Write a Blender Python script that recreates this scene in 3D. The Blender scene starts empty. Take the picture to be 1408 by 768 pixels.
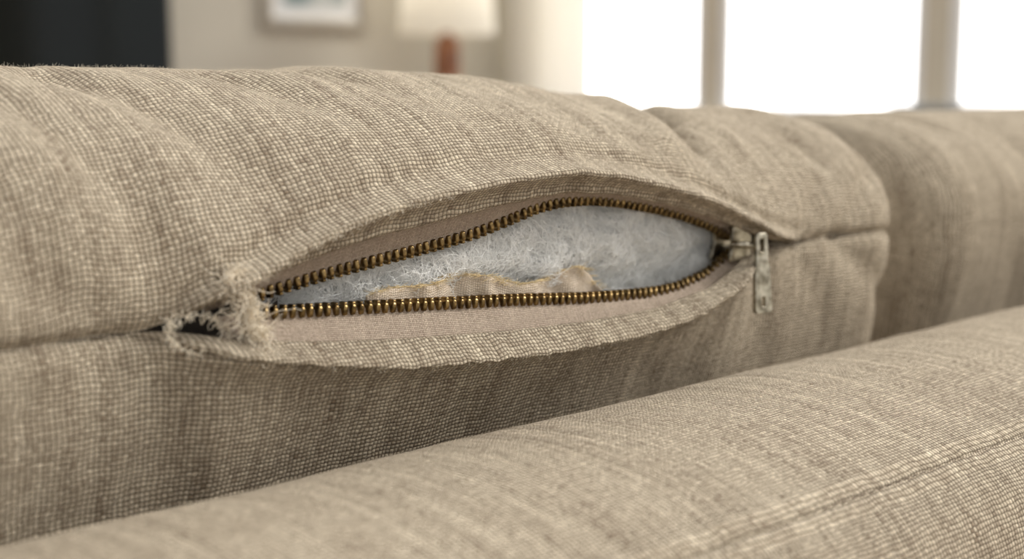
import bpy, math, random
import numpy as np
from mathutils import Vector, Matrix, noise
random.seed(4); rng=np.random.default_rng(4)
Z0=0.88
sc=bpy.context.scene
def link(o,parent=None):
    sc.collection.objects.link(o)
    if parent is not None: o.parent=parent
    return o
def empty(name,loc=(0,0,0)):
    e=bpy.data.objects.new(name,None); e.location=loc; e.empty_display_size=.05
    return link(e)
# ---------------------------------------------------------------- camera
cam=bpy.data.cameras.new('camera'); co=link(bpy.data.objects.new('camera',cam)); sc.camera=co
phi=math.radians(45.7); th=math.atan(277/1955)
f=Vector((math.cos(phi),math.sin(phi),0)); F=f*math.cos(th)-Vector((0,0,1))*math.sin(th)
co.location=(0,-.3,Z0); co.rotation_euler=F.to_track_quat('-Z','Y').to_euler()
cam.lens=50; cam.sensor_width=36; cam.clip_start=.02
cam.dof.use_dof=True; cam.dof.focus_distance=.405; cam.dof.aperture_fstop=8.5
sc.view_settings.view_transform='Standard'
# ---------------------------------------------------------------- materials
def srgb(r,g,b):
    c=[]
    for v in (r,g,b):
        v/=255; c.append(v/12.92 if v<=.04045 else ((v+.055)/1.055)**2.4)
    return (*c,1)
class NT:
    def __init__(s,name):
        s.m=bpy.data.materials.new(name); s.m.use_nodes=True; s.t=s.m.node_tree; s.n=s.t.nodes
        s.b=s.n['Principled BSDF']
    def new(s,t,**k):
        nd=s.n.new(t)
        for a,v in k.items(): setattr(nd,a,v)
        return nd
    def l(s,a,b): s.t.links.new(a,b)
    def m_(s,op,a,b=None,c=None):
        nd=s.new('ShaderNodeMath',operation=op)
        for i,v in enumerate((a,b,c)):
            if v is None: continue
            if isinstance(v,(int,float)): nd.inputs[i].default_value=v
            else: s.l(v,nd.inputs[i])
        return nd.outputs[0]
    def comb(s,x,y,z=0):
        nd=s.new('ShaderNodeCombineXYZ')
        for i,v in enumerate((x,y,z)):
            if isinstance(v,(int,float)): nd.inputs[i].default_value=v
            else: s.l(v,nd.inputs[i])
        return nd.outputs[0]
    def noise(s,vec,scale,detail=2,rough=.5):
        nd=s.new('ShaderNodeTexNoise'); nd.inputs['Scale'].default_value=scale
        nd.inputs['Detail'].default_value=detail; nd.inputs['Roughness'].default_value=rough
        s.l(vec,nd.inputs['Vector']); return nd.outputs['Fac']
    def mix(s,fac,a,b,blend='MIX'):
        nd=s.new('ShaderNodeMix',data_type='RGBA',blend_type=blend)
        for i,v in ((0,fac),(6,a),(7,b)):
            if isinstance(v,(int,float,tuple)): nd.inputs[i].default_value=v
            else: s.l(v,nd.inputs[i])
        return nd.outputs[2]
def weave(name,pitch,dark,light,bump=.0010,streak=.22,irr=.42,gap_shade=.32,sheen=.12,cell=.36):
    M=NT(name); uv=M.new('ShaderNodeUVMap').outputs[0]
    sp=M.new('ShaderNodeSeparateXYZ'); M.l(uv,sp.inputs[0]); u,v=sp.outputs[0],sp.outputs[1]
    n1=M.noise(uv,.14/pitch,3,.6); n2=M.noise(M.comb(v,u,3.3),.14/pitch,3,.6)
    U=M.m_('ADD',M.m_('DIVIDE',u,pitch),M.m_('MULTIPLY',M.m_('SUBTRACT',n1,.5),irr*4))
    V=M.m_('ADD',M.m_('DIVIDE',v,pitch*.92),M.m_('MULTIPLY',M.m_('SUBTRACT',n2,.5),irr*4))
    iu=M.m_('FLOOR',U); iv=M.m_('FLOOR',V)
    fu=M.m_('SUBTRACT',M.m_('FRACT',U),.5); fv=M.m_('SUBTRACT',M.m_('FRACT',V),.5)
    par=M.m_('FLOORED_MODULO',M.m_('ADD',iu,iv),2)      # 0 warp up, 1 weft up
    def sel(a,b):
        nd=M.new('ShaderNodeMix',data_type='FLOAT'); M.l(par,nd.inputs[0]); M.l(a,nd.inputs[2]); M.l(b,nd.inputs[3]); return nd.outputs[0]
    a=sel(fu,fv); b=sel(fv,fu)
    ha=M.m_('SUBTRACT',1,M.m_('MULTIPLY',M.m_('MULTIPLY',a,a),3.7))
    hb=M.m_('ADD',M.m_('MULTIPLY',M.m_('COSINE',M.m_('MULTIPLY',b,math.pi)),.9),.10)
    h=M.m_('MULTIPLY',ha,hb)
    def wn(x,off):
        nd=M.new('ShaderNodeTexWhiteNoise',noise_dimensions='1D'); M.l(M.m_('ADD',x,off),nd.inputs['W']); return nd.outputs['Value']
    rw=wn(iu,.37); rf=wn(iv,977.31)
    rc=wn(M.m_('ADD',M.m_('MULTIPLY',iu,17.13),M.m_('MULTIPLY',iv,3.77)),.5)
    sw=M.noise(M.comb(M.m_('MULTIPLY',iu,.77),M.m_('MULTIPLY',V,.07),1),1,2)
    sf=M.noise(M.comb(M.m_('MULTIPLY',U,.09),M.m_('MULTIPLY',iv,.77),7),1,2)
    tw=M.m_('ADD',M.m_('MULTIPLY',rw,.35),M.m_('MULTIPLY',sw,.75)); tf=M.m_('ADD',M.m_('MULTIPLY',rf,.10),M.m_('MULTIPLY',sf,.55))
    t=sel(tw,M.m_('ADD',tf,.22))
    fine=M.noise(M.comb(U,V,0),2.6,4,.75)
    st=M.noise(M.comb(M.m_('MULTIPLY',U,.3),M.m_('MULTIPLY',V,.02),2),1,3,.6)
    t=M.m_('ADD',t,M.m_('MULTIPLY',M.m_('SUBTRACT',fine,.5),1.0))
    t=M.m_('ADD',t,M.m_('MULTIPLY',M.m_('SUBTRACT',rc,.5),cell))
    t=M.m_('ADD',t,M.m_('MULTIPLY',M.m_('SUBTRACT',st,.5),streak*4))
    mr=M.new('ShaderNodeMapRange'); M.l(t,mr.inputs[0]); mr.inputs[1].default_value=.02; mr.inputs[2].default_value=1.0
    col=M.mix(mr.outputs[0],srgb(*dark),srgb(*light))
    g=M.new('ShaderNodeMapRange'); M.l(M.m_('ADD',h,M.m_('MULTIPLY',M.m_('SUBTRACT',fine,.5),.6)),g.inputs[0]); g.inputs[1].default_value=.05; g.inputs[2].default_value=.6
    g.inputs[3].default_value=gap_shade; g.inputs[4].default_value=1
    col=M.mix(1.0,col,M.comb(g.outputs[0],M.m_('POWER',g.outputs[0],1.08),M.m_('POWER',g.outputs[0],1.22)),'MULTIPLY')  # occlusion shade between the threads, multiplied into the base colour
    M.l(col,M.b.inputs['Base Color'])
    hh=M.m_('ADD',M.m_('ADD',h,M.m_('MULTIPLY',fine,.6)),M.m_('MULTIPLY',t,.3))
    bp=M.new('ShaderNodeBump'); bp.inputs['Distance'].default_value=bump; bp.inputs['Strength'].default_value=1
    M.l(hh,bp.inputs['Height']); M.l(bp.outputs[0],M.b.inputs['Normal'])
    M.b.inputs['Roughness'].default_value=.95; M.b.inputs['Specular IOR Level'].default_value=.12
    M.b.inputs['Sheen Weight'].default_value=sheen; M.b.inputs['Sheen Roughness'].default_value=.6
    return M.m
def plain(name,c,rough=.6,metal=0,var=.1,scale=8,bump=0,emis=0,c2=None,coords='Object'):
    M=NT(name); tc=M.new('ShaderNodeTexCoord').outputs[coords]
    n=M.noise(tc,scale,3); c=srgb(*c); c2=srgb(*c2) if c2 else tuple(x*(1-var) for x in c[:3])+(1,)
    mr=M.new('ShaderNodeMapRange'); M.l(n,mr.inputs[0]); mr.inputs[1].default_value=.35; mr.inputs[2].default_value=.65
    M.l(M.mix(mr.outputs[0],c,c2),M.b.inputs['Base Color'])
    M.b.inputs['Roughness'].default_value=rough; M.b.inputs['Metallic'].default_value=metal
    if bump:
        bp=M.new('ShaderNodeBump'); bp.inputs['Distance'].default_value=bump; M.l(n,bp.inputs['Height']); M.l(bp.outputs[0],M.b.inputs['Normal'])
    return M.m
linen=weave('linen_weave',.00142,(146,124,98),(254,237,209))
tape_m=weave('zipper_tape_weave',.0006,(160,139,120),(230,210,189),bump=.0003,streak=.05,gap_shade=.55,irr=.3)
lining_m=weave('lining_weave',.0008,(208,186,158),(242,225,204),bump=.0002,streak=.05,gap_shade=.75,irr=.3)
fill_m=plain('polyester_batting',(222,221,217),.9,scale=240,c2=(182,183,182),bump=.0015)
fiber_m=plain('polyester_fiber',(255,254,250),.6,scale=60,var=.02)
fiber_m.node_tree.nodes['Principled BSDF'].inputs['Specular IOR Level'].default_value=.2
thread_m=plain('linen_thread',(238,225,202),.8,scale=300,var=.25)
gold_m=plain('frayed_lining_thread',(222,198,150),.8,scale=300,var=.2)
brass=plain('antique_brass',(156,130,86),.34,1,scale=500,c2=(84,68,44),bump=.00012)
nickel=plain('aged_nickel',(196,188,170),.3,1,scale=300,c2=(120,112,96),bump=.0001)
stitch_m=plain('seam_thread',(92,76,58),.9,scale=300)
# ---------------------------------------------------------------- mesh helpers
def grid_mesh(name,P,mat,parent=None,UV=None,smooth=True):
    """P: (cols,rows,3) in metres"""
    nc,nr=P.shape[:2]; verts=P.reshape(-1,3)
    idx=np.arange(nc*nr).reshape(nc,nr)
    faces=np.stack([idx[:-1,:-1],idx[1:,:-1],idx[1:,1:],idx[:-1,1:]],-1).reshape(-1,4)
    me=bpy.data.meshes.new(name); me.from_pydata(verts.tolist(),[],faces.tolist())
    if UV is None:
        du=np.zeros((nc,nr)); du[1:]=np.linalg.norm(np.diff(P,axis=0),axis=2); 
        dv=np.zeros((nc,nr)); dv[:,1:]=np.linalg.norm(np.diff(P,axis=1),axis=2)
        UV=np.stack([np.repeat(np.cumsum(du.mean(1))[:,None],nr,1),np.cumsum(dv,1)],-1)
    uvl=me.uv_layers.new(name='UVMap'); li=np.zeros(len(me.loops),dtype=np.int32); me.loops.foreach_get('vertex_index',li)
    uvl.data.foreach_set('uv',UV.reshape(-1,2)[li].ravel().astype(np.float32))
    me.materials.append(mat)
    if smooth: me.polygons.foreach_set('use_smooth',[True]*len(me.polygons))
    return link(bpy.data.objects.new(name,me),parent)
def box(name,lo,hi,mat,parent=None,bev=0,seg=3,rot=None):
    import bmesh
    bm=bmesh.new(); bmesh.ops.create_cube(bm,size=1)
    lo=Vector(lo);hi=Vector(hi);c=(lo+hi)/2;s=hi-lo
    for v in bm.verts: v.co=Vector((v.co.x*s.x,v.co.y*s.y,v.co.z*s.z))
    if bev: bmesh.ops.bevel(bm,geom=bm.edges[:],offset=bev,segments=seg,affect='EDGES',profile=.5)
    me=bpy.data.meshes.new(name); 
    uvl=bm.loops.layers.uv.new('UVMap')
    for fc in bm.faces:
        n=fc.normal; ax=max(range(3),key=lambda i:abs(n[i]))
        for lp in fc.loops:
            p=lp.vert.co+c; lp[uvl].uv=(p.y,p.z) if ax==0 else ((p.x,p.z) if ax==1 else (p.x,p.y))
        fc.smooth=bool(bev)
    bm.to_mesh(me); bm.free(); me.materials.append(mat)
    o=link(bpy.data.objects.new(name,me),parent); o.location=c
    if rot: o.rotation_euler=rot
    return o
def revolve(name,prof,mat,loc,parent=None,seg=40):
    P=np.zeros((seg+1,len(prof),3))
    for i in range(seg+1):
        a=2*math.pi*i/seg
        for j,(r,z) in enumerate(prof): P[i,j]=(loc[0]+r*math.cos(a),loc[1]+r*math.sin(a),loc[2]+z)
    return grid_mesh(name,P,mat,parent)
def hair(name,curves,radius,mat,parent=None):
    sizes=[len(c) for c in curves]
    hc=bpy.data.hair_curves.new(name); hc.add_curves(sizes)
    pos=np.concatenate(curves).astype(np.float32)
    hc.position_data.foreach_set('vector',pos.ravel())
    at=hc.attributes.get('radius') or hc.attributes.new('radius','FLOAT','POINT')
    r=np.concatenate([np.linspace(1,.5,n) for n in sizes])*radius
    at.data.foreach_set('value',r.astype(np.float32))
    hc.materials.append(mat)
    return link(bpy.data.objects.new(name,hc),parent)
def W3(x,y,z): return np.stack(np.broadcast_arrays(np.asarray(x,float)/1000,np.asarray(y,float)/1000,np.asarray(z,float)/1000+Z0),-1)
# ---------------------------------------------------------------- zipper opening curves (mm, sofa-local; z from eye level)
gx=np.arange(-200,1300,.5)
def curve(pts,sm=4):
    p=np.array(pts,float); y=np.interp(gx,p[:,0],p[:,1])
    k=np.exp(-.5*(np.arange(-30,31)*.5/sm)**2); k/=k.sum()
    y=np.convolve(np.pad(y,30,mode='edge'),k,'valid')
    return lambda x:np.interp(x,gx,y)
SM=[(-200,-60.3),(174,-60.3),(419,-59.2),(471,-60.2),(540,-61.2),(1300,-62)]
zS=curve(SM)
zUL=curve([(-200,-60.3),(172,-60.3),(178,-56.5),(184.7,-52),(193,-48.7),(206,-43.6),(217.4,-39.3),(229,-35.7),(244,-32.6),(260,-30.4),(282,-28.0),(309,-26.8),(328.6,-28.9),(353,-33.8),(376,-39.4),(400,-48.3),(418,-54.7),(434,-57.7),(455,-59.4),(471,-60.2),(540,-61.2),(1300,-62)],2.5)
zUH=curve([(-200,-60.3),(172,-60.3),(180,-57.5),(193.5,-51.8),(209,-47.4),(220,-44.8),(237,-41.6),(258,-39.2),(286,-35.8),(310,-33.9),(333,-35.8),(358,-40.4),(385,-47.1),(402,-52.8),(418,-57.0),(440,-59.6),(471,-60.2),(540,-61.2),(1300,-62)],2.5)
zUT=curve([(160,-60.5),(190,-57),(200,-55.2),(212,-53.3),(226,-51.2),(244,-49.1),(265,-46.6),(279,-44.6),(294,-41.3),(304,-38.9),(315,-37.6),(329,-37.8),(342,-39.3),(360,-42.5),(376,-46.2),(390,-50.5),(399,-54.5),(410,-57)],2)
zLT=curve([(160,-57.5),(190,-58.5),(201,-58.8),(217,-60),(237,-61.4),(263,-63.3),(292,-65.4),(323,-68.2),(341,-69.3),(359,-70),(370,-69.5),(386,-66.6),(396,-61.5),(402,-59),(410,-58.5)],2)
zLH=curve([(-200,-60.3),(172,-60.3),(180,-61),(192,-63.7),(218,-67.5),(245,-70.2),(284,-72.9),(315,-74),(349,-73.9),(379,-69.9),(395,-63.2),(412,-60),(419,-59.4),(471,-60.2),(540,-61.2),(1300,-62)],2.5)
zLL=curve([(-200,-60.3),(166,-60.3),(170,-60.8),(176,-62.7),(189,-66.8),(211,-71.4),(239,-76.2),(274,-78.7),(304,-80),(337,-79.8),(363,-77.2),(386,-70.5),(400,-62.6),(414,-60),(471,-60.2),(540,-61.2),(1300,-62)],2.5)
def ss(t): t=np.clip(t,0,1); return t*t*(3-2*t)
sU=lambda x: ss((x-169)/24)*ss((462-x)/60)
sL=lambda x: ss((x-168)/24)*ss((420-x)/30)
nz=lambda x,y,z=0.: noise.noise(Vector((float(x),float(y),float(z))))
vn=np.vectorize(nz)
def segd(x,s,a,b):
    a=np.array(a,float);b=np.array(b,float);d=b-a;L=np.hypot(*d);d/=L
    t=np.clip((x-a[0])*d[0]+(s-a[1])*d[1],0,L); px=x-a[0]-d[0]*t; py=s-a[1]-d[1]*t
    side=px*(-d[1])+py*d[0]
    return np.hypot(px,py),side,t/L
zt_main=curve([(-200,-6),(-100,-3),(0,0),(150,2.0),(200,3.0),(282,4.2),(313,3.4),(346,.2),(378,-5),(404,-10.5),(430,-12),(460,-11.6),(502,-12.3),(545,-14),(590,-22),(1300,-22)],6)
def folds_main(x,s):
    d=0*x
    # tuck running from the top down to the zipper flap
    q,sd,t=segd(x,s,(392,16),(398,38)); d=d-3.0*np.exp(-(q/4.5)**2)*(.2+.8*t)
    q,sd,t=segd(x,s,(398,38),(410,66)); d=d-6*np.exp(-(q/5)**2)
    q,sd,t=segd(x,s,(410,66),(440,115)); d=d-6.5*np.exp(-(q/6)**2)
    q,sd,t=segd(x,s,(375,34),(392,80)); d=d+3.6*np.exp(-(q/11)**2)
    q,sd,t=segd(x,s,(425,50),(440,90)); d=d+2.2*np.exp(-(q/12)**2)
    q,sd,t=segd(x,s,(498,12),(520,55)); d=d-4.5*np.exp(-(q/4)**2)*t
    q,sd,t=segd(x,s,(470,34),(482,80)); d=d-3.4*np.exp(-(q/6)**2)
    q,sd,t=segd(x,s,(470,2),(510,30)); d=d-2.2*np.exp(-(q/5)**2)
    q,sd,t=segd(x,s,(440,3),(462,22)); d=d-1.6*np.exp(-(q/4)**2)
    q,sd,t=segd(x,s,(470,-4),(520,-30)); d=d-2.8*np.exp(-(q/6)**2)
    q,sd,t=segd(x,s,(440,-4),(470,-40)); d=d-1.8*np.exp(-(q/6)**2)*(1-t)
    q,sd,t=segd(x,s,(415,-8),(430,-55)); d=d-2.5*np.exp(-(q/7)**2)*(1-t)
    q,sd,t=segd(x,s,(160,-3),(120,-30)); d=d-1.5*np.exp(-(q/5)**2)*(1-t)
    q,sd,t=segd(x,s,(165,3),(130,22)); d=d-1.4*np.exp(-(q/5)**2)*(1-t)
    for a,b,w,h in [((40,20),(70,90),9,-2),((150,5),(120,90),8,-3.8),((180,12),(148,90),6,-2.8),((210,22),(178,95),8,-4.2),((252,35),(228,100),8,-3.6),((290,42),(262,100),6,-2.6),((335,42),(305,110),10,-3.0)]:
        q,sd,t=segd(x,s,a,b); d=d+h*np.exp(-(q/w)**2)*(.25+.75*t)
    return d
def cushion(name,x0,x1,zt,folds,slit,seed,zmid=-60.3,yoff=0):
    par=empty(name,(0,0,0))
    e0=np.r_[0,np.cumsum(np.linspace(.15,1,22)**1.5)]; e0=e0/e0[-1]*60
    if slit: mid=np.r_[np.arange(x0+60,150,4),np.arange(150,462,1.0),np.arange(462,x1-60,2)]
    else: mid=np.arange(x0+60,x1-60,4)
    xs=np.unique(np.r_[x0+e0,mid,x1-e0[::-1]]); nc=len(xs)
    se=np.minimum(xs-x0,x1-xs)/44; se=np.clip(se,0,1); k=(1-(1-se)**2.3)**(1/2.3); k=k[:,None]
    X=xs[:,None]; Wd=78.
    zs=zS(xs)[:,None]+(zmid+60.3) if slit else np.full((nc,1),float(zmid)); H=zt(xs)[:,None]-zs
    def finish(y,z,s,up):
        amp=ss(abs(s)/25)*.8+.2
        d=(2.3*vn(X/48+seed,s/85,seed)+1.1*vn(X/15+seed,s/60,seed+5)+.5*vn(X/8,s/20,seed+9))*amp+folds(X+0*s,s+0*X)
        if up: ny=(y-Wd)/Wd; nzv=(z-zs)/H*.9
        else: ny=-np.ones_like(y)*np.where(y<Wd,1,-1); nzv=0*y
        L=np.hypot(ny,nzv)+1e-6
        y=y+d*ny/L; z=z+d*nzv/L
        return y,z
    def ends(Xa,y,z):
        ke=k; y2=Wd+(y-Wd)*ke; zm=-115
        z2=zm+(z-zm)*(.80+.20*ke)
        sgn=np.where(X>(x0+x1)/2,-1,1)
        up=np.clip((z-zs)/H,0,1)**2
        X2=Xa+sgn*18*up*(1-se[:,None])
        return X2,y2+yoff,z2
    # upper
    N=120; a=math.pi*(np.linspace(0,1,N)**1.35)[None,:]; n=2.25
    y=Wd*(1-np.sign(np.cos(a))*np.abs(np.cos(a))**(2/n)); z=zs+H*np.abs(np.sin(a))**(2/n); y=y+0*z
    s=np.zeros_like(z); s[:,1:]=np.cumsum(np.hypot(np.diff(y,axis=1),np.diff(z,axis=1)),1)
    y,z=finish(y,z,s,True)
    groove=lambda s:(3.0 if slit else 0.)*np.exp(-(s/2.2)**1.4)
    if slit:
        su=sU(xs)[:,None]; dz=zUL(xs)[:,None]-zs
        w=np.clip(1-s/72,0,1)**1.7; z=z+dz*w
        y=y-8.0*su*np.clip(1-s/34,0,1)**1.6
        sr=s*(1-.75*su*np.clip(dz/30,0,1))     # panel is squeezed near the lip
        y=y-3.4*su*np.exp(-(sr/1.6)**2)+1.8*su*np.exp(-((sr-4.0)/2.0)**2)
        y=y+groove(s)*(1-su)
        yr=y[:,:1]; zr=z[:,:1]; zh=zUH(xs)[:,None]; 
        wob=vn(X/6,0*X,3.)*.35
        yh=-6*su+3.5*(1-su)
        rows=[]
        rows.append((yh+6*su,zh+3.5*su)); rows.append((yh+2.6*su,zh+.3*su)); rows.append((yh+.9*su,zh-.35*su+wob*su)); rows.append((yh-.3*su,zh+.2*su+wob*su)); rows.append((yh-.6*su,zh+1.0*su))
        for t in (.25,.5,.75): rows.append(((yh-.4*su)*(1-t)+(yr)*t+1.2*su*math.sin(math.pi*t), (zh+1*su)*(1-t)+(zr-1.6*su)*t))
        rows.append((yr+.3*su,zr-1.8*su)); rows.append((yr-.4*su,zr-1.1*su))
        y=np.concatenate([r[0]+0*X for r in rows]+[y],1); z=np.concatenate([r[1]+0*X for r in rows]+[z],1)
        s=np.concatenate([np.zeros((nc,len(rows))),s],1)
    else: y=y+groove(s)
    Xf,y,z=ends(X+0*y,y,z)
    P=W3(Xf,y,z)
    dv=np.zeros((nc,P.shape[1])); dv[:,1:]=np.linalg.norm(np.diff(P,axis=1),axis=2); V=np.cumsum(dv,1)
    V=V-V[:,[60]]+.09+seed*.1
    ug=np.linalg.norm(np.diff(P[:,60],axis=0),axis=1); Uc=np.r_[0,np.cumsum(ug)]
    UV=np.stack([np.repeat(Uc[:,None],P.shape[1],1),V],-1)
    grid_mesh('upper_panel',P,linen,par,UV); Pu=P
    # lower: front down, bottom, back up
    q=np.linspace(0,1,90)**1.5*320
    zl=np.r_[-q,[-328,-333,-335,-335,-333,-328,-318],-np.linspace(300,0,20)]
    yl=np.r_[9*ss((q-4)/60),[15,24,40,2*Wd-40,2*Wd-22,2*Wd-12,2*Wd-7],2*Wd-5*ss(np.linspace(300,0,20)/60)]
    z=zs+zl[None,:]; y=yl[None,:]+0*z
    s=np.zeros_like(z); s[:,1:]=np.cumsum(np.hypot(np.diff(y,axis=1),np.diff(z,axis=1)),1)
    y,z=finish(y,z,-s,False)
    if slit:
        sl=sL(xs)[:,None]; su=sU(xs)[:,None]; dz=zLL(xs)[:,None]-zs
        w=np.clip(1-s/60,0,1)**1.9; z=z+dz*w
        y=y-5.0*sl*np.clip(1-s/12,0,1)**1.5-9*sl*np.clip(1-s/95,0,1)**1.3
        y=y+groove(s)*(1-sl)
        yr=y[:,:1]; zr=z[:,:1]; zh=zLH(xs)[:,None]; wob=vn(X/5,0*X,8.)*.8+vn(X/1.7,0*X,9.)*.3
        yh=-8*sl+3.5*(1-sl)
        rows=[(yh+5*sl,zh-4*sl),(yh+2.2*sl,zh-.8*sl),(yh+.7*sl,zh+.1*sl),(yh-.3*sl,zh-.1*sl),(yh-.9*sl,zh-.8*sl)]
        for t in (.25,.5,.75): rows.append(((yh-.9*sl)*(1-t)+yr*t-.7*sl*math.sin(math.pi*t),(zh-.8*sl)*(1-t)+(zr+.9*sl)*t))
        rows.append((yr-.7*sl,zr+.7*sl+wob*sl*.6)); rows.append((yr-1.0*sl,zr-.1*sl+wob*sl)); rows.append((yr-.5*sl,zr-.9*sl+wob*sl))
        rows.append((yr+1.6*sl,zr-.6*sl))
        y=np.concatenate([r[0]+0*X for r in rows]+[y[:,3:]],1); z=np.concatenate([r[1]+0*X for r in rows]+[z[:,3:]],1)
    else: y=y+groove(s)
    Xf,y,z=ends(X+0*y,y,z); P=W3(Xf,y,z)
    dv=np.zeros((nc,P.shape[1])); dv[:,1:]=np.linalg.norm(np.diff(P,axis=1),axis=2); V=-np.cumsum(dv,1); V=V-V[:,[60]]-.09+seed*.1
    UV=np.stack([np.repeat(Uc[:,None],P.shape[1],1),V],-1)
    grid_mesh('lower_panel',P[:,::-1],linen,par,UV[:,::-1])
    return par,Pu,P,xs
cush,PU,PL,XS=cushion('back_cushion',-150,538,zt_main,folds_main,True,0)
zt2=curve([(500,-20),(560,-19),(640,-17),(760,-18),(900,-15),(1300,-20)],10)
def folds2(x,s):
    d=0*x
    for a,b,w,h in [((625,60),(615,110),9,-3),((670,30),(700,100),12,-3),((740,10),(760,90),12,-3),((640,-10),(660,-60),15,-2)]:
        q,sd,t=segd(x,s,a,b); d=d+h*np.exp(-(q/w)**2)
    return d
cush2,_,_,_=cushion('back_cushion',562,1210,zt2,folds2,False,11,-66,16)
# ---------------------------------------------------------------- zipper tapes
def tape(name,zo,zi,yo,yi,x0,x1,sgn):
    xs=np.arange(x0,x1,1.)[:,None]; t=np.linspace(0,1,9)[None,:]
    z=zo(xs)+(zi(xs)-zo(xs))*t + sgn*2.5*(1-t)**3
    y=yo+(yi-yo)*t+ .6*np.sin(t*math.pi)+.35*vn(xs/7,t*1.2,4)
    o=grid_mesh(name,W3(xs+0*t,y,z),tape_m,cush)
    m=o.modifiers.new('s','SOLIDIFY'); m.thickness=.0005; m.offset=0
    return o
tape('zipper_tape_upper',zUH,zUT,-3.0,2.0,188,408,1)
tape('zipper_tape_lower',zLH,zLT,-4.5,0.0,190,408,-1)
def tooth_template():
    import bmesh
    bm=bmesh.new()
    prof=[(-1.9,.60,1.0),(-1.6,.76,1.45),(0,.80,1.6),(.75,.78,1.55),(.95,.50,1.25),(1.35,.50,1.2),(1.5,.66,1.35),(2.0,.60,1.1)]
    rings=[]
    for (yy,hx,hz) in prof:
        ring=[]
        for k in range(12):
            a=2*math.pi*k/12+math.pi/12; c,s_=math.cos(a),math.sin(a)
            ring.append(bm.verts.new((hx*math.copysign(abs(c)**.35,c),yy,hz*math.copysign(abs(s_)**.35,s_))))
        rings.append(ring)
    for r0,r1 in zip(rings,rings[1:]):
        for k in range(12): bm.faces.new((r0[k],r0[(k+1)%12],r1[(k+1)%12],r1[k]))
    bm.faces.new(rings[0][::-1]); bm.faces.new(rings[-1])
    bmesh.ops.recalc_face_normals(bm,faces=bm.faces[:])
    v=np.array([x.co[:] for x in bm.verts]); bm.verts.index_update(); fcs=[[x.index for x in fc.verts] for fc in bm.faces]; bm.free()
    return v,fcs
TV,TF=tooth_template()
def teeth(name,zi,yi,x0,x1,sgn,phase):
    xg=np.arange(x0,x1,.1); zg=zi(xg); al=np.r_[0,np.cumsum(np.hypot(np.diff(xg),np.diff(zg)))]
    allv=[];allf=[];off=0
    for d in np.arange(phase,al[-1],2.8):
        x=np.interp(d,al,xg)+random.uniform(-.08,.08); z=zi(x); tx=1.; tz=float(zi(x+.5)-zi(x-.5)); L=math.hypot(tx,tz); tx/=L;tz/=L
        T=np.array([tx,0,tz])
        if sgn<0: O=np.array([-tz,0,tx])
        else: O=np.array([tz,0,-tx])
        ang=random.uniform(-.09,.09); N=np.array([0,-1.,0]); T=T*math.cos(ang)+O*math.sin(ang); O=O*math.cos(ang)-T*math.sin(ang)
        v=TV[:,0:1]*T+TV[:,1:2]*O*.98+TV[:,2:3]*N+np.array([x,yi+random.uniform(-.1,.1),float(z)])
        allv.append(v); allf+= [[i+off for i in fc] for fc in TF]; off+=len(TV)
    v=np.concatenate(allv); v=W3(v[:,0],v[:,1],v[:,2])
    me=bpy.data.meshes.new(name); me.from_pydata(v.tolist(),[],allf); me.materials.append(brass)
    me.polygons.foreach_set('use_smooth',[True]*len(me.polygons))
    o=link(bpy.data.objects.new(name,me),cush); m=o.modifiers.new('b','SUBSURF'); m.levels=1;m.render_levels=1
teeth('zipper_teeth_upper',zUT,1.6,199,401,1,0)
teeth('zipper_teeth_lower',zLT,-.4,200,402,-1,1.4)
# ---------------------------------------------------------------- slider + pull
def loft_plate(name,outline,thick,mat,M,holes=(),bev=.25):
    cu=bpy.data.curves.new(name,'CURVE'); cu.dimensions='2D'; cu.fill_mode='BOTH'; cu.extrude=thick/2; cu.bevel_depth=bev; cu.bevel_resolution=2; cu.offset=-bev
    for ol in [outline]+list(holes):
        sp=cu.splines.new('POLY'); sp.points.add(len(ol)-1); sp.use_cyclic_u=True
        for p,q in zip(sp.points,ol): p.co=(q[0],q[1],0,1)
    ob=bpy.data.objects.new(name,cu); sc.collection.objects.link(ob)
    dg=bpy.context.evaluated_depsgraph_get(); me=bpy.data.meshes.new_from_object(ob.evaluated_get(dg)); bpy.data.objects.remove(ob)
    me.transform(M); me.transform(Matrix.Scale(.001,4)); me.transform(Matrix.Translation((0,0,Z0)))
    me.materials.clear(); me.materials.append(mat)
    return link(bpy.data.objects.new(name,me),cush)
def rrect(w,h,r,cx=0,cy=0,n=6):
    o=[]
    for sx,sy,a0 in ((1,1,0),(-1,1,90),(-1,-1,180),(1,-1,270)):
        for i in range(n+1):
            a=math.radians(a0+90*i/n); o.append((cx+sx*(w/2-r)+r*math.cos(a),cy+sy*(h/2-r)+r*math.sin(a)))
    return o
def frame(o,ux,uz):
    ux=Vector(ux).normalized(); uz=Vector(uz); uz=(uz-ux*uz.dot(ux)).normalized(); n=ux.cross(uz)
    m=Matrix((ux,uz,n)).transposed().to_4x4(); m.translation=Vector(o); return m
shx=Vector((1,0,-.12)); shz=Vector((.12,0,1))
body=[(-5,-5.2),(-4.2,-5.8),(2,-4.4),(4.5,-3.6),(5.2,-2.6),(5.2,2.6),(4.5,3.6),(2,4.4),(-4.2,5.8),(-5,5.2),(-4.2,1.2),(-3.6,0),(-4.2,-1.2)]
for nm,yy in (('slider_top_plate',-4.6),('slider_back_plate',3.4)):
    loft_plate(nm,[(a*1.1,b*1.08) for a,b in body],.9,nickel,frame((398.5,yy,-57.2),shx,shz))
for sg in (1,-1):
    loft_plate('slider_flange_%d'%(1 if sg>0 else 2),rrect(8.5,2.2,.5),.7,nickel,frame((399,-3.4,-57.2+sg*4.9),Vector((1,0,-.12-.14*sg)),(0,1,0)))
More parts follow.
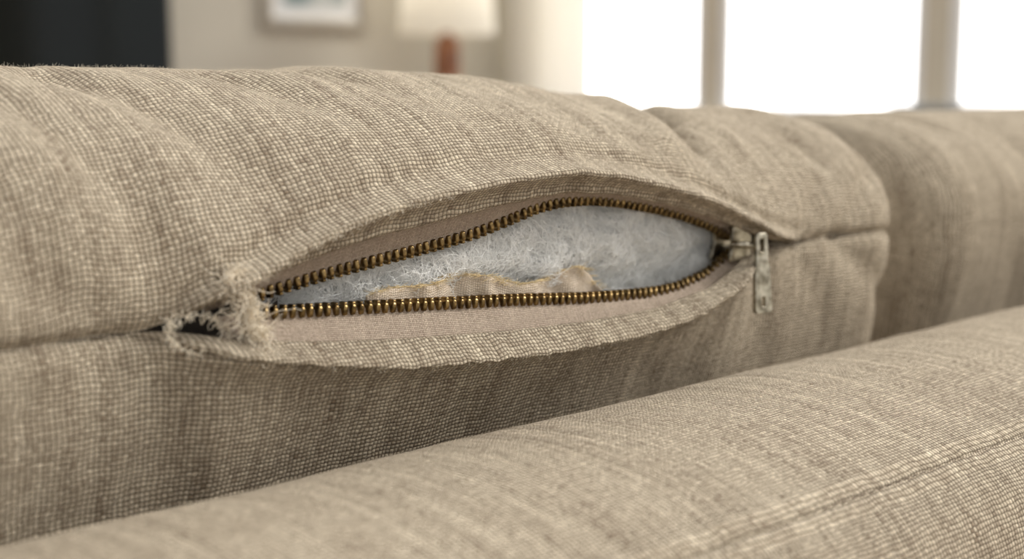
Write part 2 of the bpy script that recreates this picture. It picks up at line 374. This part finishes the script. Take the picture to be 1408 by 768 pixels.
def tube(name,pts,r,mat,parent,cyc=False,res=3):
    cu=bpy.data.curves.new(name,'CURVE'); cu.dimensions='3D'; cu.bevel_depth=r/1000; cu.bevel_resolution=res; cu.resolution_u=6
    sp=cu.splines.new('NURBS'); sp.points.add(len(pts)-1); sp.order_u=3; sp.use_endpoint_u=not cyc; sp.use_cyclic_u=cyc
    for p,q in zip(sp.points,pts): p.co=(q[0]/1000,q[1]/1000,q[2]/1000+Z0,1)
    cu.materials.append(mat); return link(bpy.data.objects.new(name,cu),parent)
tube('slider_bridge',[(393.5,-5,-56.4),(393.5,-8.5,-56.4),(397,-10,-57),(400.5,-10,-57.4),(403.4,-8.5,-57.7),(403.4,-5,-57.7)],1.2,nickel,cush)
pt=Vector((395.8,-11,-53.5)); pb=Vector((404.4,-15.0,-79.5)); pz=(pt-pb).normalized(); px_=Vector((1,-.22,0))
L=(pt-pb).length
tab=[(-2.5,L/2-.8),(-1.6,L/2),(1.6,L/2),(2.5,L/2-.8),(2.6,4),(3.4,1.5),(3.9,-L/2+1),(3.1,-L/2),(-3.1,-L/2),(-3.9,-L/2+1),(-3.4,1.5),(-2.6,4)]
loft_plate('slider_pull_tab',tab[::-1],1.1,nickel,frame((pt+pb)/2,px_,pz),holes=[rrect(2.0,4.6,.7,0,L/2-4.2),rrect(1.5,3.4,.5,0,-L/2+4.0)])
# ---------------------------------------------------------------- batting
def fy(x,z):
    base=10.5-5.0*np.exp(-((x-335)/48)**2-((z+52)/13)**2)-2.5*np.exp(-((x-262)/22)**2-((z+56)/10)**2)
    b=vn(x/18,z/12,2); r=vn(x/9+2*b,z/7,6)
    return base+4.4*b+2.2*r-1.2*np.abs(vn(x/4,z/3.4,9))
fx=np.arange(200,412,1.)[:,None]; fz=np.arange(-92,-26,1.)[None,:]
yy=fy(fx+0*fz,fz+0*fx); ed=np.maximum(fz-(zUH(fx)-1),0)+np.maximum((zLH(fx)+1)-fz,0)+np.maximum(212-fx,0)*.6+np.maximum(fx-402,0)
grid_mesh('batting_core',W3(fx+0*fz,np.maximum(yy,3)+.8+1.6*ed,fz+0*fx),fill_m,cush)
g0=np.arange(150,450,1.); g1=np.arange(-120,0,1.); G=fy(g0[:,None]+0*g1,g1[None,:]+0*g0[:,None])
def batting(name,N,lo,hi,curl,hs,rad,ymin,jit=.16,xr=(206,406),zr=(-78,-34)):
    cv=[]
    for i in range(N):
        x=rng.uniform(*xr); z=rng.uniform(*zr); n=12; L=rng.uniform(lo,hi)
        if z>float(zUH(x))-1.5: continue
        # fibres gather in swirling tufts
        a=nz(x/13,z/9,31)*7+rng.normal(0,.7); ka=rng.normal(0,curl); h=abs(rng.normal(.2,hs))*(.35+1.3*max(0,nz(x/5,z/4,77)+.35)); pts=[]
        for j in range(n):
            pts.append((x,z,h)); a+=ka+rng.normal(0,jit); x+=math.cos(a)*L/n; z+=math.sin(a)*L/n; h+=rng.normal(0,.3)
        cv.append(pts)
    cv=np.array(cv); X_=cv[...,0]; Z_=cv[...,1]
    ix=np.clip(X_-150,0,298.9); iz=np.clip(Z_+120,0,118.9); i0=ix.astype(int); j0=iz.astype(int); fx_=ix-i0; fz_=iz-j0
    Y_=(G[i0,j0]*(1-fx_)*(1-fz_)+G[i0+1,j0]*fx_*(1-fz_)+G[i0,j0+1]*(1-fx_)*fz_+G[i0+1,j0+1]*fx_*fz_)-np.clip(cv[...,2],-.3,4)
    Wf=W3(X_,np.maximum(Y_,ymin),Z_)
    hair(name,[c for c in Wf],rad,fiber_m,cush)
batting('batting_fibers',13000,5,18,.3,1.5,.00005,2.6)
batting('batting_strands',1500,8,24,.22,2.2,.00008,2.0)
batting('batting_wisps',120,10,26,.2,3.2,.00009,1.2)
batting('batting_tuft_over_lining',260,5,16,.3,9.0,.00007,1.2,xr=(236,292),zr=(-62,-55))
cx_=np.linspace(160,215,20)[:,None]; cz_=np.linspace(-75,-45,12)[None,:]
grid_mesh('hole_shade_sheet',W3(cx_+0*cz_,9+0*cx_+0*cz_,cz_+0*cx_),plain('painted_hole_shade',(84,76,68),.95,scale=200,var=.3),cush)  # added dark sheet behind the torn hole; its colour stands for the shade inside
# ---------------------------------------------------------------- torn lining strip
lt=curve([(230,-61),(246,-57.4),(262,-58.2),(273,-56.0),(285,-57.8),(297,-61.6),(312,-61.4),(318,-59.6),(325,-58.6),(331,-62.5),(338,-70)],1.2)
lx=np.arange(240,336,.6)[:,None]; t=np.linspace(0,1,16)[None,:]
tear=.7*vn(lx/1.5,0*lx,3)
crump=lambda x,t:4.2+1.6*np.sin(x/7.)+1.0*np.sin(x/3.1+1)+1.3*vn(x/5,t*2.5,12)
z=(lt(lx)+tear)*(1-t)+(-76)*t; y=crump(lx,t)-1.6*(1-t)**4-t*1.0
grid_mesh('torn_lining',W3(lx+0*t,np.maximum(y,1.6),z),lining_m,cush).modifiers.new('s','SOLIDIFY').thickness=.0004
cv=[]
for i in range(480):
    x=rng.uniform(240,335); z=float(lt(x)); y=max(1.4,float(crump(x,0.))-1.9); p=[];dx=rng.normal(0,.25);dz=rng.uniform(.0,.25);dy=rng.normal(-.03,.1)
    if rng.random()<.75: dx=rng.choice([-1,1])*.7; dz=rng.normal(.0,.08)
    for j in range(6): p.append((x,y,z+.1)); x+=dx;y+=dy;z+=dz; dx+=rng.normal(0,.12);dz+=rng.normal(-.02,.08)
    p=np.array(p); cv.append(W3(p[:,0],p[:,1],p[:,2]))
hair('torn_lining_threads',cv,.00008,gold_m,cush)
# ---------------------------------------------------------------- frayed tear at the zipper end
def fray(name,n,gen,r,mat,step=.6,pts=8,curl=.35,tend=(0,-.1,0)):
    cv=[]
    for i in range(n):
        p=np.array(gen(),float); d=rng.normal(0,1,3)+np.array(tend)*3; d/=np.linalg.norm(d); q=[]
        for j in range(pts):
            q.append(p.copy()); p=p+d*step; d=d+rng.normal(0,curl,3); d/=np.linalg.norm(d)
        q=np.array(q); cv.append(W3(q[:,0],q[:,1],q[:,2]))
    return hair(name,cv,r,mat,cush)
def g1_():
    t=rng.random(); x=190+7*t+rng.normal(0,1.4); z=-46-19*t+rng.normal(0,1.2); return (x,-8+rng.normal(0,1.2),z)
fray('frayed_threads_tear',480,g1_,.00013,thread_m,.6,9,.4,(0,-.1,-.25))
fray('frayed_threads_long',50,g1_,.00013,thread_m,1.0,12,.3,(-.1,-.15,-.1))
def g2_():
    a=rng.uniform(0,2*math.pi); return (181.5+8.5*math.cos(a)+rng.normal(0,.3),-6+rng.normal(0,.6),-61+4.4*math.sin(a)-.2*8.5*math.cos(a)+rng.normal(0,.3))
fray('frayed_threads_corner',190,g2_,.00011,thread_m,.4,7,.45,(0,-.1,0))
def g3_():
    x=rng.uniform(175,385); return (x,-13*float(sL(x)),float(zLL(x)))
fray('frayed_threads_hem',300,g3_,.00006,thread_m,.55,6,.3,(0,-.2,-.1))
def g4_():
    x=rng.uniform(190,260); return (x,-11*float(sU(x)),float(zUL(x))-.5)
fray('frayed_threads_flap',260,g4_,.00006,thread_m,.5,6,.3,(0,-.2,-.1))
t=np.linspace(0,1,30)[:,None]; w=np.linspace(-1,1,10)[None,:]
sx=190+8*t+w*(3.2-1.2*np.sin(t*math.pi))+.9*vn(t*6+0*w,w+0*t,1); szz=-46-20*t+1.3*vn(t*7+0*w,w*1.5+0*t,4)
syy=-6.5+1.8*vn(t*5+0*w,w*1.4+0*t,7)+1.6*w*w
grid_mesh('torn_cloth_scrap',W3(sx,syy,szz),linen,cush).modifiers.new('s','SOLIDIFY').thickness=.0006
# ---------------------------------------------------------------- surface fuzz
def fuzz(name,P,n,rlen,rad,crange,rrange):
    cv=[]
    for i in range(n):
        c=rng.integers(*crange); r=rng.integers(*rrange)
        p=P[c,r]; a=P[min(c+1,P.shape[0]-1),r]-p; b=P[c,r+1]-p; nn=np.cross(a,b); l=np.linalg.norm(nn)
        if l<1e-12: continue
        nn/=l
        if nn[1]>0 and p[1]<.05: nn=-nn
        if p[1]>=.05 and nn[2]<0: nn=-nn
        d=nn*.7+rng.normal(0,.55,3); d/=np.linalg.norm(d); q=[]; x=p+a*rng.random()+b*rng.random(); st=rng.uniform(.4,1)*rlen/5
        for j in range(5): q.append(x.copy()); x=x+d*st; d=d+rng.normal(0,.35,3); d/=np.linalg.norm(d)
        cv.append(np.array(q))
    hair(name,cv,rad,thread_m,cush)
ci=(int(np.searchsorted(XS,100)),int(np.searchsorted(XS,520)))
fuzz('linen_fuzz_upper',PU,16000,.0018,.000024,ci,(10,95))
fuzz('linen_fuzz_lower',PL,7000,.0014,.000022,ci,(12,70))
# ---------------------------------------------------------------- sofa
sofa=empty('sofa')
prof=np.array([(2,-300),(2,-200),(1,-150),(-3,-120),(-10,-103),(-22,-96),(-38,-92.5),(-55,-91),(-72,-91.5),(-90,-94),(-104,-98),(-111,-101),(-113.6,-102.6),(-114.6,-104.6),(-115.3,-102.9),(-119,-104.5),(-127,-112),(-133,-126),(-136,-150),(-138,-220),(-138,-500),(-138,-780)],float)
al=np.r_[0,np.cumsum(np.hypot(*np.diff(prof,axis=0).T))]
sm=[];
for a_,b_ in zip(al[:-1],al[1:]): sm+=list(np.linspace(a_,b_,max(2,int((b_-a_)/3)) ,endpoint=False))
sm=np.array(sm+[al[-1]])
py=np.interp(sm,al,prof[:,0]); pz_=np.interp(sm,al,prof[:,1])
for _ in range(6):
    k_=np.abs(sm-al[13])>2.4; a1=py.copy(); b1=pz_.copy()
    a1[1:-1]=(py[:-2]+2*py[1:-1]+py[2:])/4; b1[1:-1]=(pz_[:-2]+2*pz_[1:-1]+pz_[2:])/4
    py=np.where(k_,a1,py); pz_=np.where(k_,b1,pz_)
fxs=np.r_[np.arange(-700,50,10),np.arange(50,750,3),np.arange(750,1341,10)][:,None]
dz=1.1*vn(fxs/60+0*py,sm/60+0*fxs,20)+.3*vn(fxs/16+0*py,sm/30+0*fxs,22)
FP=W3(fxs+0*py,py[None,:]-.5*dz,pz_[None,:]+dz)
uvf=np.stack([np.repeat(fxs/1000,len(sm),1),np.repeat(-sm[None,:]/1000,len(fxs),0)],-1)
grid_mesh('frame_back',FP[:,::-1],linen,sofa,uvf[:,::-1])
import bmesh
bm=bmesh.new()
for x in np.arange(60,760,4.2):
    m=Matrix.Translation((x/1000,-.1146,Z0-.1034))@Matrix.Diagonal((.0014,.00035,.00035,1)); bmesh.ops.create_uvsphere(bm,u_segments=8,v_segments=6,radius=1,matrix=m)
me=bpy.data.meshes.new('frame_seam_stitches'); bm.to_mesh(me); bm.free(); me.materials.append(stitch_m); link(bpy.data.objects.new('frame_seam_stitches',me),sofa)
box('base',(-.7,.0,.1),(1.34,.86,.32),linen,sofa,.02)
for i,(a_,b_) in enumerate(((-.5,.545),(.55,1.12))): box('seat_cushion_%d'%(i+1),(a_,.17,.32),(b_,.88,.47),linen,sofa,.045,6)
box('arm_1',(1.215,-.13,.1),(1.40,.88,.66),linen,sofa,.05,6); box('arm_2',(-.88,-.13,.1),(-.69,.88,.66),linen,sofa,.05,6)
wood=plain('oiled_wood',(120,70,42),.45,scale=14,c2=(78,42,24))
for i,(x,y) in enumerate(((-.8,-.08),(1.32,-.08),(-.8,.8),(1.32,.8))): revolve('leg_%d'%(i+1),[(0,.1),(.028,.1),(.018,0),(0,0)],wood,(x,y,0),sofa,20)
# ---------------------------------------------------------------- room
wallm=plain('wall_paint',(210,203,187),.9,scale=3,var=.03); white=plain('white_trim_paint',(248,247,245),.5,scale=4,var=.03)
postm=plain('window_casing_paint',(214,204,184),.7,scale=4,var=.04)
XW,YW=3.5,3.25
M=NT('oak_floor'); tc=M.new('ShaderNodeTexCoord').outputs['Object']; br=M.new('ShaderNodeTexBrick'); M.l(tc,br.inputs[0]); br.inputs['Scale'].default_value=1
br.inputs['Color1'].default_value=srgb(158,120,84); br.inputs['Color2'].default_value=srgb(136,100,68); br.inputs['Mortar'].default_value=srgb(70,50,34); br.inputs['Mortar Size'].default_value=.003; br.inputs['Brick Width'].default_value=1.4; br.inputs['Row Height'].default_value=.12
M.l(br.outputs[0],M.b.inputs['Base Color']); M.b.inputs['Roughness'].default_value=.45
box('floor',(-2.5,-2.5,-.1),(XW+.12,YW+.12,0),M.m)
box('wall_north',(-2.5,YW,0),(XW+.12,YW+.12,2.6),wallm)
box('baseboard_north',(-2.5,YW-.018,0),(XW,YW,.12),white,None,.004)
sill=Z0-.115
we=empty('wall_east')
box('wall_below',(XW,-2.5,0),(XW+.12,YW,sill),wallm,we); box('wall_above',(XW,-2.5,2.2),(XW+.12,YW,2.6),wallm,we)
posts=[(3.12,YW),(2.395,2.45),(1.63,1.70),(.84,.90),(.0,.07),(-2.5,-.75)]
for i,(a_,b_) in enumerate(posts): box('wall_pier_%d'%(i+1),(XW,a_,sill),(XW+.035,b_,2.2),postm,we)
box('trim_1',(XW-.05,-.8,sill-.03),(XW+.01,3.2,sill),white,None,.006)
box('baseboard_east',(XW-.018,-2.5,0),(XW,YW-.02,.12),white,None,.004)
for i in range(len(posts)-1):
    lo_,hi_=posts[i+1][1],posts[i][0]; w=empty('window_%d'%(i+1)); s_=.035
    x0,x1=XW+.008,XW+.028
    box('jamb_1',(x0,lo_,sill),(x1,lo_+s_,2.2),white,w,.003); box('jamb_2',(x0,hi_-s_,sill),(x1,hi_,2.2),white,w,.003)
    box('rail_bottom',(x0,lo_+s_,sill),(x1,hi_-s_,sill+.03),white,w,.003); box('rail_top',(x0,lo_+s_,2.14),(x1,hi_-s_,2.2),white,w,.003)
    box('rail_meeting',(x0,lo_+s_,1.5),(x1,hi_-s_,1.54),white,w,.003)
def translucent(name,c,c2,f):
    cm=NT(name); cm.b.inputs['Base Color'].default_value=srgb(*c); cm.b.inputs['Roughness'].default_value=.9
    tr=cm.new('ShaderNodeBsdfTranslucent'); tr.inputs[0].default_value=srgb(*c2); mx=cm.new('ShaderNodeMixShader'); mx.inputs[0].default_value=f
    cm.l(cm.b.outputs[0],mx.inputs[1]); cm.l(tr.outputs[0],mx.inputs[2]); cm.l(mx.outputs[0],cm.n['Material Output'].inputs[0]); return cm.m
cmm=translucent('sheer_curtain_fabric',(242,238,230),(240,236,228),.45)
cy=np.linspace(2.84,3.2,120)[:,None]; cz=np.linspace(.05,2.3,20)[None,:]
grid_mesh('window_curtain',np.stack(np.broadcast_arrays(XW-.10+.028*np.sin(cy*95)+.008*np.sin(cy*31+cz),cy,cz),-1),cmm)
gm=plain('garden_paving',(240,232,210),.95,scale=.6,var=.12); box('garden_ground',(XW+.2,-12,-.7),(30,22,-.6),gm)
# ---------------------------------------------------------------- picture
pf=empty('picture_frame'); fm=plain('silver_frame',(190,182,168),.35,.3,scale=20); x0,x1,z0,z1=2.43,2.82,Z0+.145,Z0+.68; b=.03
box('frame_left',(x0,YW-.025,z0),(x0+b,YW-.001,z1),fm,pf,.004); box('frame_right',(x1-b,YW-.025,z0),(x1,YW-.001,z1),fm,pf,.004)
box('frame_bottom',(x0+b,YW-.025,z0),(x1-b,YW-.001,z0+b),fm,pf,.004); box('frame_top',(x0+b,YW-.025,z1-b),(x1-b,YW-.001,z1),fm,pf,.004)
box('mat_board',(x0+b,YW-.008,z0+b),(x1-b,YW-.002,z1-b),white,pf)
art=plain('art_print',(228,228,222),.7,scale=7,c2=(96,128,132)); box('art_sheet',(x0+.075,YW-.011,z0+.07),(x1-.075,YW-.008,z1-.08),art,pf)
# ---------------------------------------------------------------- lamp on side table
lp=empty('table_lamp'); lx_,ly_=2.88,2.93; tz_=Z0-.22
shm=translucent('lamp_shade_linen',(246,242,232),(248,242,226),.4)
revolve('shade',[(.126,.45),(.146,.18)],shm,(lx_,ly_,tz_+.17),lp,48)
bl=bpy.data.lights.new('lampshade_fill','POINT'); bl.energy=.6; bl.color=(1,.92,.8); bl.shadow_soft_size=.03; bo=link(bpy.data.objects.new('lampshade_fill',bl),lp); bo.location=(lx_,ly_,tz_+.49)  # light added inside to brighten the lampshade; the lamp is taken as off
wood2=plain('lamp_wood',(158,104,68),.4,scale=20,c2=(122,74,46))
revolve('base',[(0,0),(.07,0),(.072,.012),(.05,.022),(.036,.04),(.036,.2),(.040,.26),(.036,.33),(.014,.35),(.009,.40),(.0,.40)],wood2,(lx_,ly_,tz_),lp)
revolve('stem',[(.006,.39),(.006,.46),(0,.46)],nickel,(lx_,ly_,tz_),lp,12)
tb=empty('side_table'); box('top',(lx_-.25,ly_-.25,tz_-.03),(lx_+.25,ly_+.25,tz_),wood,tb,.006)
for i,(a_,b_) in enumerate(((-.21,-.21),(.21,-.21),(-.21,.21),(.21,.21))): box('leg_%d'%(i+1),(lx_+a_-.018,ly_+b_-.018,0),(lx_+a_+.018,ly_+b_+.018,tz_-.03),wood,tb,.004)
# ---------------------------------------------------------------- television on console
tv=empty('television'); blk=plain('tv_glass',(4,9,9),.1,scale=3,c2=(6,15,14)); bz=plain('tv_bezel',(8,10,10),.4,scale=5)
blk.node_tree.nodes['Principled BSDF'].inputs['Specular IOR Level'].default_value=.3
box('screen',(.80,YW-.16,Z0-.2),(2.04,YW-.11,Z0+.54),bz,tv,.006); box('panel',(.815,YW-.1605,Z0-.185),(2.025,YW-.1595,Z0+.525),blk,tv)
box('stand_neck',(1.36,YW-.16,Z0-.26),(1.52,YW-.12,Z0-.19),bz,tv,.004); box('stand_foot',(1.18,YW-.26,Z0-.28),(1.70,YW-.03,Z0-.26),bz,tv,.004)
cs=empty('media_console'); box('cabinet',(.6,YW-.45,.12),(2.2,YW-.02,Z0-.28),wood,cs,.006)
for i in range(3): box('door_panel_%d'%(i+1),(.63+i*.52,YW-.465,.15),(1.13+i*.52,YW-.45,Z0-.31),wood,cs,.004)
for i,(a_,b_) in enumerate(((.66,YW-.4),(2.14,YW-.4),(.66,YW-.08),(2.14,YW-.08))): box('leg_%d'%(i+1),(a_-.02,b_-.02,0),(a_+.02,b_+.02,.12),wood,cs)
# ---------------------------------------------------------------- armchair by the window
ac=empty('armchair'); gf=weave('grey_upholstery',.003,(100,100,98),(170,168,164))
box('seat_base',(2.45,.85,.14),(3.1,1.55,.36),gf,ac,.03); box('seat_cushion',(2.42,.93,.36),(2.98,1.47,.47),gf,ac,.04,5)
box('backrest',(2.94,.88,.3),(3.14,1.52,Z0-.06),gf,ac,.05,6); box('arm_1',(2.45,.80,.14),(3.1,.93,.62),gf,ac,.04,5); box('arm_2',(2.45,1.47,.14),(3.1,1.60,.62),gf,ac,.04,5)
for i,(a_,b_) in enumerate(((2.5,.87),(3.05,.87),(2.5,1.53),(3.05,1.53))): revolve('leg_%d'%(i+1),[(0,.14),(.022,.14),(.014,0),(0,0)],wood,(a_,b_,0),ac,16)
# ---------------------------------------------------------------- light: hazy sky, brighter towards the east, and a veiled sun
w=bpy.data.worlds.new('daylight'); sc.world=w; w.use_nodes=True; t=w.node_tree; bg=t.nodes['Background']
def wn_(tp,**k):
    n=t.nodes.new(tp)
    for a,v in k.items(): setattr(n,a,v)
    return n
tc=wn_('ShaderNodeTexCoord'); sp=wn_('ShaderNodeSeparateXYZ'); cr=wn_('ShaderNodeValToRGB'); mr=wn_('ShaderNodeMapRange')
t.links.new(tc.outputs['Generated'],sp.inputs[0]); t.links.new(sp.outputs[2],mr.inputs[0]); mr.inputs[1].default_value=-1; t.links.new(mr.outputs[0],cr.inputs[0]); t.links.new(cr.outputs[0],bg.inputs[0])
cr.color_ramp.elements[0].position=.40; cr.color_ramp.elements[0].color=(.30,.295,.285,1); cr.color_ramp.elements[1].position=.49; cr.color_ramp.elements[1].color=(1,.995,.985,1)
dt=wn_('ShaderNodeVectorMath',operation='DOT_PRODUCT'); t.links.new(tc.outputs['Generated'],dt.inputs[0]); dt.inputs[1].default_value=(.82,.55,.15)
m2=wn_('ShaderNodeMapRange',interpolation_type='SMOOTHSTEP'); t.links.new(dt.outputs['Value'],m2.inputs[0]); m2.inputs[1].default_value=.35; m2.inputs[2].default_value=.95; m2.inputs[3].default_value=.88; m2.inputs[4].default_value=4.0
t.links.new(m2.outputs[0],bg.inputs[1])
sun=bpy.data.lights.new('sun','SUN'); sun.energy=3.0; sun.angle=math.radians(22); sun.color=(1,.98,.94); so=link(bpy.data.objects.new('sun',sun))
so.rotation_euler=Vector((-.72,.42,-.64)).to_track_quat('-Z','Y').to_euler()
